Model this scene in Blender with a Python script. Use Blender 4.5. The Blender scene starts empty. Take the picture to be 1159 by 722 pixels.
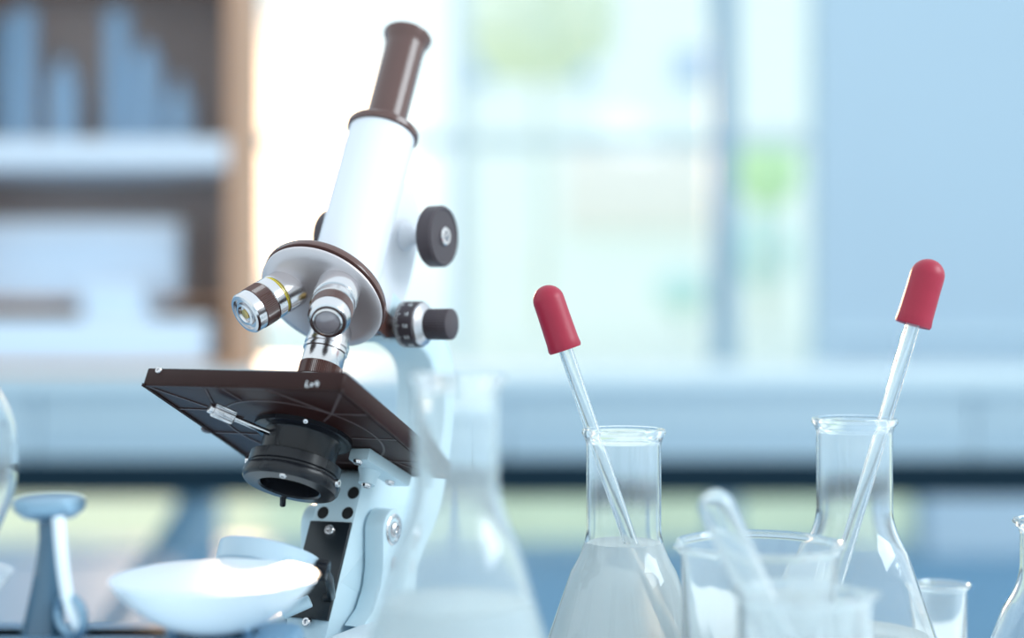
import bpy, bmesh, math, random
from mathutils import Vector, Matrix, noise
R = math.radians
sc = bpy.context.scene
COL = sc.collection
random.seed(4)

# ------------------------------------------------------------------ camera, sky, sun, added key light, exposure
EYE = 0.995                                   # eye height; the table top is at 0.800
FPX, CXP, CYP = 1610.0, 579.5, 361.0          # focal length and centre in photograph pixels
cam = bpy.data.cameras.new('camera')
camo = bpy.data.objects.new('camera', cam)
COL.objects.link(camo)
cam.sensor_width = 36.0
cam.lens = FPX / 1159.0 * 36.0
camo.location = (0, 0, EYE)
camo.rotation_euler = (R(90), 0, 0)
cam.clip_start = 0.01
cam.clip_end = 200
cam.dof.use_dof = True
cam.dof.focus_distance = 0.722
cam.dof.aperture_fstop = 2.2
sc.camera = camo

world = bpy.data.worlds.new('sky')
sc.world = world
world.use_nodes = True
wn, wl = world.node_tree.nodes, world.node_tree.links
wn.clear()
SUN_DIR = Vector((-0.172, 1.0, 0.112)).normalized()
tc = wn.new('ShaderNodeTexCoord')
sep = wn.new('ShaderNodeSeparateXYZ')
wl.new(tc.outputs['Generated'], sep.inputs[0])
mr = wn.new('ShaderNodeMapRange')
mr.inputs['From Min'].default_value = -1
mr.inputs['From Max'].default_value = 1
wl.new(sep.outputs['Z'], mr.inputs['Value'])
cr = wn.new('ShaderNodeValToRGB')
el = cr.color_ramp.elements
el[0].position, el[0].color = 0.0, (0.26, 0.40, 0.50, 1)
el[1].position, el[1].color = 1.0, (0.88, 1.03, 1.14, 1)
e = cr.color_ramp.elements.new(0.47); e.color = (0.60, 0.80, 0.92, 1)
e = cr.color_ramp.elements.new(0.52); e.color = (0.88, 1.0, 1.04, 1)
wl.new(mr.outputs[0], cr.inputs[0])
dot = wn.new('ShaderNodeVectorMath'); dot.operation = 'DOT_PRODUCT'
dot.inputs[1].default_value = SUN_DIR
wl.new(tc.outputs['Generated'], dot.inputs[0])
glow = wn.new('ShaderNodeMapRange'); glow.interpolation_type = 'SMOOTHERSTEP'
glow.inputs['From Min'].default_value = 0.993
glow.inputs['From Max'].default_value = 1.0
wl.new(dot.outputs['Value'], glow.inputs['Value'])
gcol = wn.new('ShaderNodeMix'); gcol.data_type = 'RGBA'; gcol.blend_type = 'ADD'
wl.new(glow.outputs[0], gcol.inputs['Factor'])
wl.new(cr.outputs[0], gcol.inputs['A'])
gcol.inputs['B'].default_value = (3.4, 1.9, 0.9, 1)
bg = wn.new('ShaderNodeBackground')
bg.inputs['Strength'].default_value = 1.28
wl.new(gcol.outputs['Result'], bg.inputs['Color'])
wo = wn.new('ShaderNodeOutputWorld')
wl.new(bg.outputs[0], wo.inputs['Surface'])

sun = bpy.data.lights.new('sun', 'SUN')
sun.color = (1.0, 0.62, 0.36)
sun.energy = 3.0
sun.angle = R(3)
suno = bpy.data.objects.new('sun', sun)
COL.objects.link(suno)
suno.rotation_euler = SUN_DIR.to_track_quat('Z', 'Y').to_euler()
suno.location = (-1, 5, 3)

lamp = bpy.data.lights.new('right_key_light', 'AREA')  # unseen area light, added for the strong light from the right
lamp.shape = 'RECTANGLE'; lamp.size = 1.4; lamp.size_y = 0.9
lamp.energy = 36
lamp.color = (0.86, 0.95, 1.0)
lampo = bpy.data.objects.new('right_key_light', lamp)
COL.objects.link(lampo)
lampo.location = (1.9, 0.25, 2.1)
lampo.rotation_euler = (Vector((1.9, 0.25, 2.1)) - Vector((0, 0.75, 0.95))).to_track_quat('Z', 'Y').to_euler()

sc.view_settings.view_transform = 'Standard'
sc.view_settings.look = 'None'
sc.view_settings.exposure = 0.0
sc.view_settings.gamma = 1.0
sc.view_settings.use_curve_mapping = False
cy = sc.cycles
cy.use_denoising = True
cy.max_bounces = 24
cy.transmission_bounces = 20
cy.transparent_max_bounces = 16
cy.glossy_bounces = 8
cy.diffuse_bounces = 8
cy.sample_clamp_indirect = 6
cy.blur_glossy = 0.6

# ------------------------------------------------------------------ materials
def mat(name, col, rough=0.5, metal=0.0, spec=0.5, trans=0.0, ior=1.45, coat=0.0, grain=0.0, scale=60, bump=0.0, bscale=300):
    m = bpy.data.materials.new(name)
    m.use_nodes = True
    n, l = m.node_tree.nodes, m.node_tree.links
    b = n['Principled BSDF']
    b.inputs['Base Color'].default_value = (*col, 1)
    b.inputs['Roughness'].default_value = rough
    b.inputs['Metallic'].default_value = metal
    b.inputs['Specular IOR Level'].default_value = spec
    b.inputs['Transmission Weight'].default_value = trans
    b.inputs['IOR'].default_value = ior
    b.inputs['Coat Weight'].default_value = coat
    if grain or bump:
        t = n.new('ShaderNodeTexCoord')
    if grain:
        nz = n.new('ShaderNodeTexNoise'); nz.inputs['Scale'].default_value = scale
        nz.inputs['Detail'].default_value = 4
        l.new(t.outputs['Object'], nz.inputs['Vector'])
        mx = n.new('ShaderNodeMix'); mx.data_type = 'RGBA'
        mx.inputs['A'].default_value = (*[c * (1 - grain) for c in col], 1)
        mx.inputs['B'].default_value = (*[min(1, c * (1 + grain)) for c in col], 1)
        l.new(nz.outputs['Fac'], mx.inputs['Factor'])
        l.new(mx.outputs['Result'], b.inputs['Base Color'])
    if bump:
        nb = n.new('ShaderNodeTexNoise'); nb.inputs['Scale'].default_value = bscale
        l.new(t.outputs['Object'], nb.inputs['Vector'])
        bp = n.new('ShaderNodeBump'); bp.inputs['Strength'].default_value = bump
        bp.inputs['Distance'].default_value = 0.001
        l.new(nb.outputs['Fac'], bp.inputs['Height'])
        l.new(bp.outputs['Normal'], b.inputs['Normal'])
    return m

def mix_mat(name, fac, build_a, build_b):
    m = bpy.data.materials.new(name); m.use_nodes = True
    n, l = m.node_tree.nodes, m.node_tree.links
    n.clear()
    o = n.new('ShaderNodeOutputMaterial'); x = n.new('ShaderNodeMixShader')
    a, b = build_a(n, l), build_b(n, l)
    if callable(fac): l.new(fac(n, l), x.inputs[0])
    else: x.inputs[0].default_value = fac
    l.new(a, x.inputs[1]); l.new(b, x.inputs[2]); l.new(x.outputs[0], o.inputs['Surface'])
    return m

M = {}
M['enamel'] = mat('white_enamel', (0.72, 0.79, 0.84), 0.32, grain=0.02, scale=30)
M['tube_enamel'] = mat('tube_enamel', (0.74, 0.76, 0.81), 0.35, grain=0.01, scale=30)
M['shaded_enamel'] = mat('shaded_enamel', (0.56, 0.71, 0.78), 0.38, grain=0.02, scale=30)  # white enamel darkened toward teal: the arm's shade is in the colour
M['black'] = mat('black_lacquer', (0.024, 0.007, 0.006), 0.36, spec=0.22, grain=0.2, scale=80, bump=0.05)  # the brown in this black is the flare's veil put into the colour
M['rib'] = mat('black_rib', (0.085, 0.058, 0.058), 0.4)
M['eyeblack'] = mat('veil_browned_black', (0.105, 0.050, 0.043), 0.22, coat=0.3)  # black parts, with the warm flare veil painted in as brown
M['knobblack'] = mat('knob_rubber', (0.055, 0.042, 0.050), 0.45, bump=0.1)
M['mirrorcell'] = mat('mirror_cell', (0.46, 0.60, 0.70), 0.28, coat=0.5)
M['plate'] = mat('black_plate', (0.008, 0.013, 0.018), 0.3)
M['condenser'] = mat('condenser_black', (0.010, 0.011, 0.015), 0.25, spec=0.4)
M['holedark'] = mat('painted_opening_dark', (0.006, 0.006, 0.007), 0.7)  # painted dark for the shade inside the holes and the iris
M['chrome'] = mat('chrome', (0.66, 0.64, 0.65), 0.2, metal=1.0)
M['satin'] = mat('satin_steel', (0.62, 0.60, 0.62), 0.36, metal=1.0)
M['nose'] = mat('nosepiece_steel', (0.66, 0.60, 0.61), 0.45, metal=0.75)  # steel warmed to pink-grey to carry the flare's veil
M['brass'] = mat('brass', (0.62, 0.42, 0.16), 0.3, metal=1.0)
M['yellow'] = mat('yellow_enamel', (0.80, 0.62, 0.05), 0.4)
M['lens'] = mat('lens_glass', (0.25, 0.22, 0.24), 0.05, spec=0.9, coat=1.0)
M['mark'] = mat('white_engraving', (0.75, 0.78, 0.8), 0.6)
M['red'] = mat('red_rubber', (0.33, 0.012, 0.038), 0.42, grain=0.06, scale=200, bump=0.08)
M['pan'] = mat('white_pan', (0.84, 0.93, 1.0), 0.25, coat=0.4)
M['steelblue'] = mat('balance_steel', (0.26, 0.40, 0.52), 0.3, metal=0.8)
M['columnblue'] = mat('balance_column_paint', (0.06, 0.13, 0.20), 0.25, coat=0.5)
M['castblue'] = mat('balance_base_paint', (0.16, 0.30, 0.44), 0.35)
M['table'] = mat('table_top', (0.80, 0.88, 0.92), 0.3, grain=0.03, scale=8)
M['tableleg'] = mat('table_leg', (0.30, 0.36, 0.40), 0.4, metal=0.5)
M['wall'] = mat('wall_paint', (0.55, 0.69, 0.79), 0.8, grain=0.02, scale=3)
M['skirt'] = mat('panel_paint', (0.30, 0.45, 0.56), 0.7)
M['floor'] = mat('floor_vinyl', (0.15, 0.31, 0.46), 0.55, grain=0.12, scale=2)
M['frame'] = mat('window_frame', (0.36, 0.50, 0.60), 0.5)
M['paleframe'] = mat('pale_window_frame', (0.70, 0.80, 0.80), 0.5)
M['sill'] = mat('sill_white', (0.70, 0.84, 0.90), 0.4)
M['bench'] = mat('bench_laminate', (0.59, 0.71, 0.76), 0.5, grain=0.02, scale=5)
M['benchdrawer'] = mat('bench_drawer', (0.45, 0.57, 0.64), 0.4)
M['rail'] = mat('bench_steel', (0.010, 0.026, 0.040), 0.8, spec=0.1)
M['brace'] = mat('bench_brace', (0.10, 0.20, 0.28), 0.45)
M['wood'] = mat('flare_tinted_wood', (0.56, 0.31, 0.19), 0.5, grain=0.15, scale=9)  # brown wood pushed to orange, carrying the flare's glow in its colour
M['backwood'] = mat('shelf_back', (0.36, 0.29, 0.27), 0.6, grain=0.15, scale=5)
M['shelfwhite'] = mat('white_shelf_board', (0.74, 0.80, 0.88), 0.45)
M['boxwhite'] = mat('white_box_card', (0.66, 0.78, 0.92), 0.6)
M['blueglass'] = mix_mat('blue_tinted_glass', 0.5,
    lambda n, l: (lambda s: (s.inputs['Color'].__setattr__('default_value', (0.6, 0.82, 0.95, 1)), s.outputs[0])[1])(n.new('ShaderNodeBsdfTransparent')),
    lambda n, l: (lambda s: (s.inputs['Base Color'].__setattr__('default_value', (0.45, 0.62, 0.80, 1)), s.outputs[0])[1])(n.new('ShaderNodeBsdfPrincipled')))
def _fres(n, l):
    f = n.new('ShaderNodeFresnel'); f.inputs['IOR'].default_value = 1.45
    return f.outputs[0]
M['pane'] = mix_mat('window_pane_glass', _fres,
    lambda n, l: (lambda s: (s.inputs['Color'].__setattr__('default_value', (0.97, 1, 1, 1)), s.outputs[0])[1])(n.new('ShaderNodeBsdfTransparent')),
    lambda n, l: (lambda s: (s.inputs['Roughness'].__setattr__('default_value', 0.02), s.outputs[0])[1])(n.new('ShaderNodeBsdfAnisotropic')))
def _refr(n, l):
    s = n.new('ShaderNodeBsdfPrincipled')
    s.inputs['Transmission Weight'].default_value = 1; s.inputs['IOR'].default_value = 1.33
    s.inputs['Roughness'].default_value = 0.05; s.inputs['Base Color'].default_value = (0.93, 0.98, 1, 1)
    return s.outputs[0]
def _glow_white(n, l):  # white diffuse share that stands in for glow and bright reflections
    d = n.new('ShaderNodeBsdfDiffuse'); d.inputs['Color'].default_value = (0.86, 0.965, 1.0, 1)
    t = n.new('ShaderNodeBsdfTranslucent'); t.inputs['Color'].default_value = (0.86, 0.965, 1.0, 1)
    x = n.new('ShaderNodeMixShader'); x.inputs[0].default_value = 0.15
    l.new(d.outputs[0], x.inputs[1]); l.new(t.outputs[0], x.inputs[2])
    return x.outputs[0]
def _glass(n, l):
    s = n.new('ShaderNodeBsdfPrincipled')
    s.inputs['Transmission Weight'].default_value = 1; s.inputs['IOR'].default_value = 1.47
    s.inputs['Roughness'].default_value = 0.0; s.inputs['Base Color'].default_value = (0.98, 0.995, 1, 1)
    return s.outputs[0]
M['glass'] = mix_mat('clear_glass', 0.06, _glass, _glow_white)  # clear glass, with a little white mixed in for the glow on it
M['glowglass'] = mix_mat('glow_whitened_glass', 0.13, _glass, _glow_white)  # whiteness of glow and blur put into the glass itself
M['brightliquid'] = mix_mat('whitened_liquid', 0.62, _refr, _glow_white)  # brightness of the refracted window put into the liquid as white
M['lawn'] = mat('lawn_grass', (0.60, 0.67, 0.50), 0.9, grain=0.25, scale=2)
M['paving'] = mat('paving', (0.6, 0.74, 0.8), 0.9)
M['leafpale'] = mat('overexposed_leaves', (0.90, 0.97, 0.78), 0.9, grain=0.1, scale=3)  # leaf colours here and below bleached to carry the daylight's overexposure
M['leafgreen'] = mat('green_leaves', (0.66, 0.93, 0.52), 0.9, grain=0.15, scale=3)
M['leafteal'] = mat('teal_leaves', (0.66, 0.86, 0.88), 0.9, grain=0.1, scale=3)
M['facade'] = mat('pale_render', (0.97, 0.985, 1.0), 0.9)
M['infillwhite'] = mat('white_render', (0.99, 0.99, 0.98), 0.9)
M['facadeblue'] = mat('far_window_blue', (0.50, 0.62, 0.85), 0.5)
M['facadepink'] = mat('pink_brick', (0.97, 0.88, 0.86), 0.9)
M['trunk'] = mat('tree_trunk', (0.72, 0.74, 0.70), 0.9)

# ------------------------------------------------------------------ mesh helpers (world metres)
def V(*a): return Vector(a)
def basis(axis, ref=None):
    a = Vector(axis).normalized()
    t = ref or (V(0, 0, 1) if abs(a.z) < 0.9 else V(1, 0, 0))
    x = (t - a * t.dot(a)).normalized()
    return x, a.cross(x), a
def lathe(bm, prof, org, axis=(0, 0, 1), n=48, ref=None, flute=0, depth=0.0, a0=0.0, a1=2 * math.pi, closed=False):
    """revolve (radius, height) pairs about the axis; closed joins last to first; open ends on the axis are capped"""
    x, y, a = basis(axis, ref)
    org = Vector(org)
    rings = []
    for r, h in prof:
        if r < 1e-7:
            rings.append([bm.verts.new(org + a * h)])
        else:
            ring = []
            for i in range(n):
                t = a0 + (a1 - a0) * i / n
                rr = r - (depth if flute and (i * flute * 2 // n) % 2 else 0)
                ring.append(bm.verts.new(org + x * (rr * math.cos(t)) + y * (rr * math.sin(t)) + a * h))
            rings.append(ring)
    pairs = list(zip(rings, rings[1:]))
    if closed: pairs.append((rings[-1], rings[0]))
    for p, q in pairs:
        for i in range(n):
            j = (i + 1) % n
            if len(p) == 1 and len(q) == 1: break
            if len(p) == 1: bm.faces.new((p[0], q[j], q[i])) if False else bm.faces.new((p[0], q[i], q[j])[::-1])
            elif len(q) == 1: bm.faces.new((p[i], p[j], q[0]))
            else: bm.faces.new((p[i], p[j], q[j], q[i]))
    if not closed:
        if len(rings[0]) > 1: bm.faces.new(rings[0][::-1])
        if len(rings[-1]) > 1: bm.faces.new(rings[-1])
def cyl(bm, p0, p1, r, n=32, bev=0.0, r1=None, **k):
    p0, p1 = Vector(p0), Vector(p1)
    h = (p1 - p0).length
    r1 = r if r1 is None else r1
    if bev: prof = [(r - bev, 0), (r - .3 * bev, .3 * bev), (r, bev), (r1, h - bev), (r1 - .3 * bev, h - .3 * bev), (r1 - bev, h)]
    else: prof = [(r, 0), (r1, h)]
    lathe(bm, prof, p0, p1 - p0, n, **k)
def box(bm, c, half, axes=None, bev=0.0, seg=2):
    axes = axes or (V(1, 0, 0), V(0, 1, 0), V(0, 0, 1))
    b2 = bmesh.new()
    bmesh.ops.create_cube(b2, size=2)
    for v in b2.verts:
        v.co = Vector(c) + axes[0] * (v.co.x * half[0]) + axes[1] * (v.co.y * half[1]) + axes[2] * (v.co.z * half[2])
    if bev: bmesh.ops.bevel(b2, geom=b2.edges[:], offset=bev, segments=seg, affect='EDGES', profile=0.5)
    join(bm, b2)
def join(bm, b2):
    me = bpy.data.meshes.new('tmp'); b2.to_mesh(me); b2.free()
    bm.from_mesh(me); bpy.data.meshes.remove(me)
def prism(bm, pts, org, ex, ey, ez, h0, h1, bev=0.0, seg=2):
    """outline pts (in ex, ey) extruded along ez from h0 to h1"""
    b2 = bmesh.new()
    org = Vector(org)
    lo = [b2.verts.new(org + ex * p[0] + ey * p[1] + ez * h0) for p in pts]
    hi = [b2.verts.new(org + ex * p[0] + ey * p[1] + ez * h1) for p in pts]
    n = len(pts)
    f0, f1 = b2.faces.new(lo[::-1]), b2.faces.new(hi)
    for i in range(n): b2.faces.new((lo[i], lo[(i + 1) % n], hi[(i + 1) % n], hi[i]))
    bmesh.ops.recalc_face_normals(b2, faces=b2.faces[:])
    if bev:
        bmesh.ops.bevel(b2, geom=list(f0.edges) + list(f1.edges), offset=bev, segments=seg, affect='EDGES', profile=0.5)
    join(bm, b2)
def tube(bm, path, rad, n=16, caps=True):
    P = [Vector(p) for p in path]
    rings = []
    x = None
    for i, p in enumerate(P):
        d = (P[min(i + 1, len(P) - 1)] - P[max(i - 1, 0)]).normalized()
        if x is None: x = basis(d)[0]
        x = (x - d * x.dot(d)).normalized()
        y = d.cross(x)
        r = rad[i] if isinstance(rad, (list, tuple)) else rad
        rings.append([bm.verts.new(p + x * (r * math.cos(2 * math.pi * k / n)) + y * (r * math.sin(2 * math.pi * k / n))) for k in range(n)])
    for p, q in zip(rings, rings[1:]):
        for i in range(n):
            j = (i + 1) % n
            bm.faces.new((p[i], p[j], q[j], q[i]))
    if caps: bm.faces.new(rings[0][::-1]); bm.faces.new(rings[-1])
def spline(pts, n=10):
    """Catmull-Rom through the points"""
    P = [Vector(p) for p in pts]
    P = [P[0] * 2 - P[1]] + P + [P[-1] * 2 - P[-2]]
    out = []
    for i in range(1, len(P) - 2):
        for k in range(n):
            t = k / n
            a, b, c, d = P[i - 1:i + 3]
            out.append(0.5 * ((2 * b) + (c - a) * t + (2 * a - 5 * b + 4 * c - d) * t * t + (3 * b - a - 3 * c + d) * t ** 3))
    out.append(P[-2])
    return out
def obj(name, bm, m, parent=None, origin=None, smooth=35, label=None):
    """link bm (world coordinates) as ONE object; a child's mesh is stored relative to its thing's base"""
    org = Vector(origin) if origin else (root_loc(parent) if parent else V(0, 0, 0))
    bmesh.ops.recalc_face_normals(bm, faces=bm.faces[:])
    bmesh.ops.translate(bm, verts=bm.verts[:], vec=-org)
    me = bpy.data.meshes.new(name)
    bm.to_mesh(me); bm.free()
    me.materials.append(m)
    me.shade_smooth()
    me.set_sharp_from_angle(angle=R(smooth))
    o = bpy.data.objects.new(name, me)
    COL.objects.link(o)
    if parent: o.parent = parent
    else: o.location = org
    if label: o['label'] = label
    return o
def root_loc(o):
    while o.parent: o = o.parent
    return o.location.copy()
def tag(o, label, cat, group=None, kind=None):
    o['label'] = label; o['category'] = cat
    if group: o['group'] = group
    if kind: o['kind'] = kind
    return o
def thing(name, label, cat, loc, group=None):
    o = bpy.data.objects.new(name, None)
    o.empty_display_size = 0.02
    COL.objects.link(o)
    o.location = loc
    return tag(o, label, cat, group)
def struct(name, bm, m, parent=None):
    o = obj(name, bm, m, parent)
    if not parent: o['kind'] = 'structure'
    return o
def B(): return bmesh.new()
def at(px, py, D):
    """a point of the place at depth D that the camera sees at photograph pixel (px, py)"""
    return V((px - CXP) / FPX * D, D, EYE + (CYP - py) / FPX * D)
def copy_tree(o, parent=None):
    c = o.copy(); COL.objects.link(c)
    if parent: c.parent = parent
    for ch in list(o.children): copy_tree(ch, c)
    return c

TABLE = 0.80
# ------------------------------------------------------------------ room
WD = 6.0
def wall_panel(bm, x0, x1, y0, y1, D=WD, t=0.18):
    """wall piece between photograph pixels x0..x1 and y0..y1 at depth D"""
    a, b = at(x0, y1, D), at(x1, y0, D)
    box(bm, ((a.x + b.x) / 2, D + t / 2, (a.z + b.z) / 2), ((b.x - a.x) / 2, t / 2, (b.z - a.z) / 2))
yfl = CYP + FPX * EYE / WD
bm = B()
wall_panel(bm, -1400, 1700, 417, 556)
wall_panel(bm, 925, 1700, -420, 417)
wall_panel(bm, -1400, 150, -420, 417)
wall_panel(bm, 150, 925, -420, -260)
wall_panel(bm, 1048, 1700, 556, yfl)
wall_panel(bm, -1400, -220, 556, yfl)
struct('wall_back', bm, M['wall'])
bm = B()
box(bm, (0.2, 3.0, -0.05), (4.6, 3.4, 0.05))
struct('floor', bm, M['floor'])
# tall window
def wbar(bm, x0, x1, y0, y1, d0=0.02, d1=0.10, D=WD):
    a, b = at(x0, y1, D), at(x1, y0, D)
    box(bm, ((a.x + b.x) / 2, D + (d0 + d1) / 2, (a.z + b.z) / 2), ((b.x - a.x) / 2, (d1 - d0) / 2, (b.z - a.z) / 2), bev=0.004)
bm = B()
wbar(bm, 806, 836, -260, 417)
wbar(bm, 150, 172, -260, 417)
wbar(bm, 172, 806, -260, -240)
w1 = struct('window_1', bm, M['frame'])
bm = B()
wbar(bm, 512, 532, -240, 417, 0.03, 0.09)
wbar(bm, 172, 512, 150, 166, 0.03, 0.09)
wbar(bm, 532, 806, 150, 166, 0.03, 0.09)
wbar(bm, 836, 925, 146, 164, 0.03, 0.09)
obj('glazing_bars', bm, M['paleframe'], w1)
bm = B(); wbar(bm, 172, 925, -260, 417, 0.055, 0.06); obj('window_pane', bm, M['pane'], w1)
bm = B()
a, b = at(140, 420, WD), at(932, 412, WD)
box(bm, ((a.x + b.x) / 2, WD - 0.05, (a.z + b.z) / 2), ((b.x - a.x) / 2, 0.12, 0.014), bev=0.005)
struct('trim_1', bm, M['sill'])
bm = B()
a, b = at(936, 387, WD), at(1700, 379, WD)
box(bm, ((a.x + b.x) / 2, WD - 0.012, (a.z + b.z) / 2), ((b.x - a.x) / 2, 0.012, (b.z - a.z) / 2), bev=0.003)
struct('trim_2', bm, M['sill'])
# low glazing beside the floor
bm = B()
for x0, x1 in ((-220, -205), (196, 246), (500, 520), (806, 838), (1040, 1048)): wbar(bm, x0, x1, 556, yfl)
wbar(bm, -220, 1048, 556, 559, 0.015, 0.105); wbar(bm, -220, 1048, yfl - 4, yfl, 0.015, 0.105)
w2 = struct('window_2', bm, M['skirt'])
bm = B(); wbar(bm, -205, 1040, 556, yfl, 0.055, 0.06); obj('window_pane', bm, M['pane'], w2)

# ------------------------------------------------------------------ outside
bm = B(); box(bm, (0, 16, -0.10), (14, 9.7, 0.04)); struct('lawn', bm, M['lawn'])
bm = B(); a, b = at(300, 372, 9.0), at(1000, 372, 9.0)
box(bm, ((a.x + b.x) / 2, 9.1, (a.z - .06) / 2), ((b.x - a.x) / 2, .1, (a.z + .06) / 2), bev=.01)  # white wall added to fill the bright bottom of the window
tag(obj('white_infill', bm, M['infillwhite'], origin=((a.x + b.x) / 2, 9.1, -.06)), 'low white wall added outside to keep the bottom of the window bright', 'wall', kind='structure')
bd = 15.0
bt = thing('building', 'pale building seen through the window, with small blue windows', 'building', (2.6, bd, -0.06))
bm = B(); box(bm, (2.6, bd + 1, 2.5), (3.2, 1.0, 2.56)); obj('facade', bm, M['facade'], bt)
for px in (541, 652, 782):
    bm = B(); c = at(px, 76, bd); box(bm, (c.x, bd - 0.02, c.z), (0.16, 0.06, 0.17), bev=0.01)
    w = obj('window', bm, M['facadeblue'], bt)
bm = B(); a, b = at(640, 260, bd), at(800, 170, bd)
box(bm, ((a.x + b.x) / 2, bd - 0.03, (a.z + b.z) / 2), ((b.x - a.x) / 2, 0.08, (b.z - a.z) / 2), bev=0.01); obj('brick_panel', bm, M['facadepink'], bt)
def tree(name, label, cat, px, py, D, rx, rz, m, trunk=True, group=None):
    c = at(px, py, D)
    t = thing(name, label, cat, (c.x, D, -0.06), group)
    bm = B()
    bmesh.ops.create_icosphere(bm, subdivisions=4, radius=1)
    for v in bm.verts:
        k = 1 + 0.30 * noise.noise(v.co * 2.3 + Vector((px, py, 0))) + 0.12 * noise.noise(v.co * 6.1 + Vector((py, px, 0)))
        v.co = c + Vector((v.co.x * rx * k, v.co.y * rx * k, v.co.z * rz * k))
    obj('foliage', bm, m, t, smooth=180)
    bm = B(); tube(bm, [(c.x, D, -0.06), (c.x + .03, D, max(0.1, c.z * .5)), (c.x, D, c.z)], [0.05, 0.04, 0.03]); obj('trunk', bm, M['trunk'], t)
tree('tree', 'pale yellow-green tree outside the window, above the microscope', 'tree', 610, 20, 11, 0.62, 0.42, M['leafpale'])
tree('bush', 'bright green bush outside, in the narrow right-hand window light', 'bush', 868, 195, 10, 0.22, 0.24, M['leafgreen'])
tree('bush', 'blue-green bush outside, low in the narrow window light', 'bush', 862, 285, 10.5, 0.22, 0.26, M['leafteal'])
tree('bush', 'pale blue-green shrub outside, right of the left red bulb', 'bush', 770, 330, 11, 0.20, 0.16, M['leafteal'])

# ------------------------------------------------------------------ lab bench along the window
BD = 3.0
zt = at(0, 425, BD).z
lb = thing('lab_bench', 'long pale blue laboratory bench with a dark steel frame below the window', 'bench', (0, BD + .35, 0))
bm = B(); box(bm, (0.1, BD + .36, zt - .018), (2.1, .36, .018), bev=.004); obj('worktop', bm, M['bench'], lb)
z0, z1 = at(0, 521, BD).z, zt - .036
for k, (xa, xb) in enumerate(((-2.0, -1.02), (-1.015, -0.02), (-0.015, 0.98), (0.985, 2.2))):
    bm = B(); box(bm, ((xa + xb) / 2, BD + .05, (z0 + z1) / 2), ((xb - xa) / 2, .02, (z1 - z0) / 2), bev=.004); o = obj('drawer', bm, M['benchdrawer'], lb)
    bm = B(); box(bm, ((xa + xb) / 2, BD + .024, (z0 + z1) / 2 + .012), ((xb - xa) / 2 - .02, .008, .006), bev=.002); obj('handle_strip', bm, M['bench'], o)
za, zb = at(0, 565, BD).z, z0
bm = B(); box(bm, (0.1, BD + .06, (za + zb) / 2), (2.08, .03, (zb - za) / 2), bev=.003); obj('front_rail', bm, M['rail'], lb)
bm = B(); box(bm, (0.1, BD + .62, (za + zb) / 2), (2.08, .03, (zb - za) / 2), bev=.003); obj('back_rail', bm, M['rail'], lb)
for x in (-1.9, 2.0):
    for y in (BD + .06, BD + .62):
        bm = B(); box(bm, (x, y, (za) / 2), (.03, .03, za / 2), bev=.003); obj('leg', bm, M['rail'], lb)
bm = B()
p, q = at(232, 545, BD + .06), at(118, 722, BD + .06)
q = p + (q - p) * ((p.z - 0.012) / (p.z - q.z))
d = (q - p).normalized()
box(bm, (p + q) / 2, ((q - p).length / 2, .020, .022), (d, V(0, 1, 0), d.cross(V(0, 1, 0))), bev=.004)
obj('diagonal_brace', bm, M['brace'], lb)

# ------------------------------------------------------------------ shelf unit on the bench, with its contents
SD = 3.2
sx0, sx1 = at(-120, 0, SD).x, at(268, 0, SD).x
sz0 = zt + .0005
sz1 = at(0, -60, SD).z
shf = thing('shelf_unit', 'brown wooden shelf unit with white boards standing on the bench', 'shelf', ((sx0 + sx1) / 2, SD + .17, sz0))
w_st = 0.10
for xa, nm in ((sx0, 'side_panel'), (sx1 - 0.022, 'side_panel')):
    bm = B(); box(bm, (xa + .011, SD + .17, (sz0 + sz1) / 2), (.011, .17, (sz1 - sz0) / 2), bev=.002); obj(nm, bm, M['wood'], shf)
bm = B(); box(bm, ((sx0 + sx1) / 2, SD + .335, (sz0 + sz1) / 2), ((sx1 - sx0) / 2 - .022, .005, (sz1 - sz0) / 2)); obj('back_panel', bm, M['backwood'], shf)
xs0, xs1 = sx0 + .022, sx1 - .022
def board(y0, y1, m, name='shelf_board'):
    a, b = at(0, y1, SD).z, at(0, y0, SD).z
    bm = B(); box(bm, ((xs0 + xs1) / 2, SD + .165, (a + b) / 2), ((xs1 - xs0) / 2, .165, (b - a) / 2), bev=.003); return obj(name, bm, m, shf), b
_, zsh = board(158, 188, M['shelfwhite'])
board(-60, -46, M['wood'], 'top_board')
zlow = zt + .016
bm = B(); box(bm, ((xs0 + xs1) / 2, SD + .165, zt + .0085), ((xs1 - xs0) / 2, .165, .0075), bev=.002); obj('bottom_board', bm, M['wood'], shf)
# glassware standing on the white board
def vessel(px, ptop, wpx, label, cat, name, neck=None, D=SD + .12):
    c = at(px, 0, D)
    r = wpx / 2 / FPX * D
    h = at(0, ptop, D).z - zsh
    bm = B()
    if neck:
        prof = [(r * .95, 0), (r, .01), (r, h * neck), (r * .9, h * (neck + .08)), (r * .4, h * (neck + .2)), (r * .38, h * .95), (r * .48, h)]
    else:
        prof = [(r * 1.15, 0), (r * 1.15, .012), (r * .9, .02), (r * .9, h * .97), (r, h)]
    lathe(bm, prof, (c.x, D, zsh), n=32)
    tag(obj(name, bm, M['blueglass'], origin=(c.x, D, zsh)), label, cat, 'glassware on the white shelf board')
vessel(2, 25, 30, 'tall glass cylinder at the far left of the white shelf board', 'glass cylinder', 'measuring_cylinder', D=SD + .22)
vessel(27, 12, 30, 'tallest blue glass cylinder, second from left on the white shelf board', 'glass cylinder', 'measuring_cylinder')
vessel(72, 68, 32, 'short pale rounded glass bottle on the white shelf board', 'bottle', 'glass_bottle', .72)
vessel(133, 14, 30, 'tall slim glass cylinder near the middle of the white shelf board', 'glass cylinder', 'measuring_cylinder')
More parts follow.
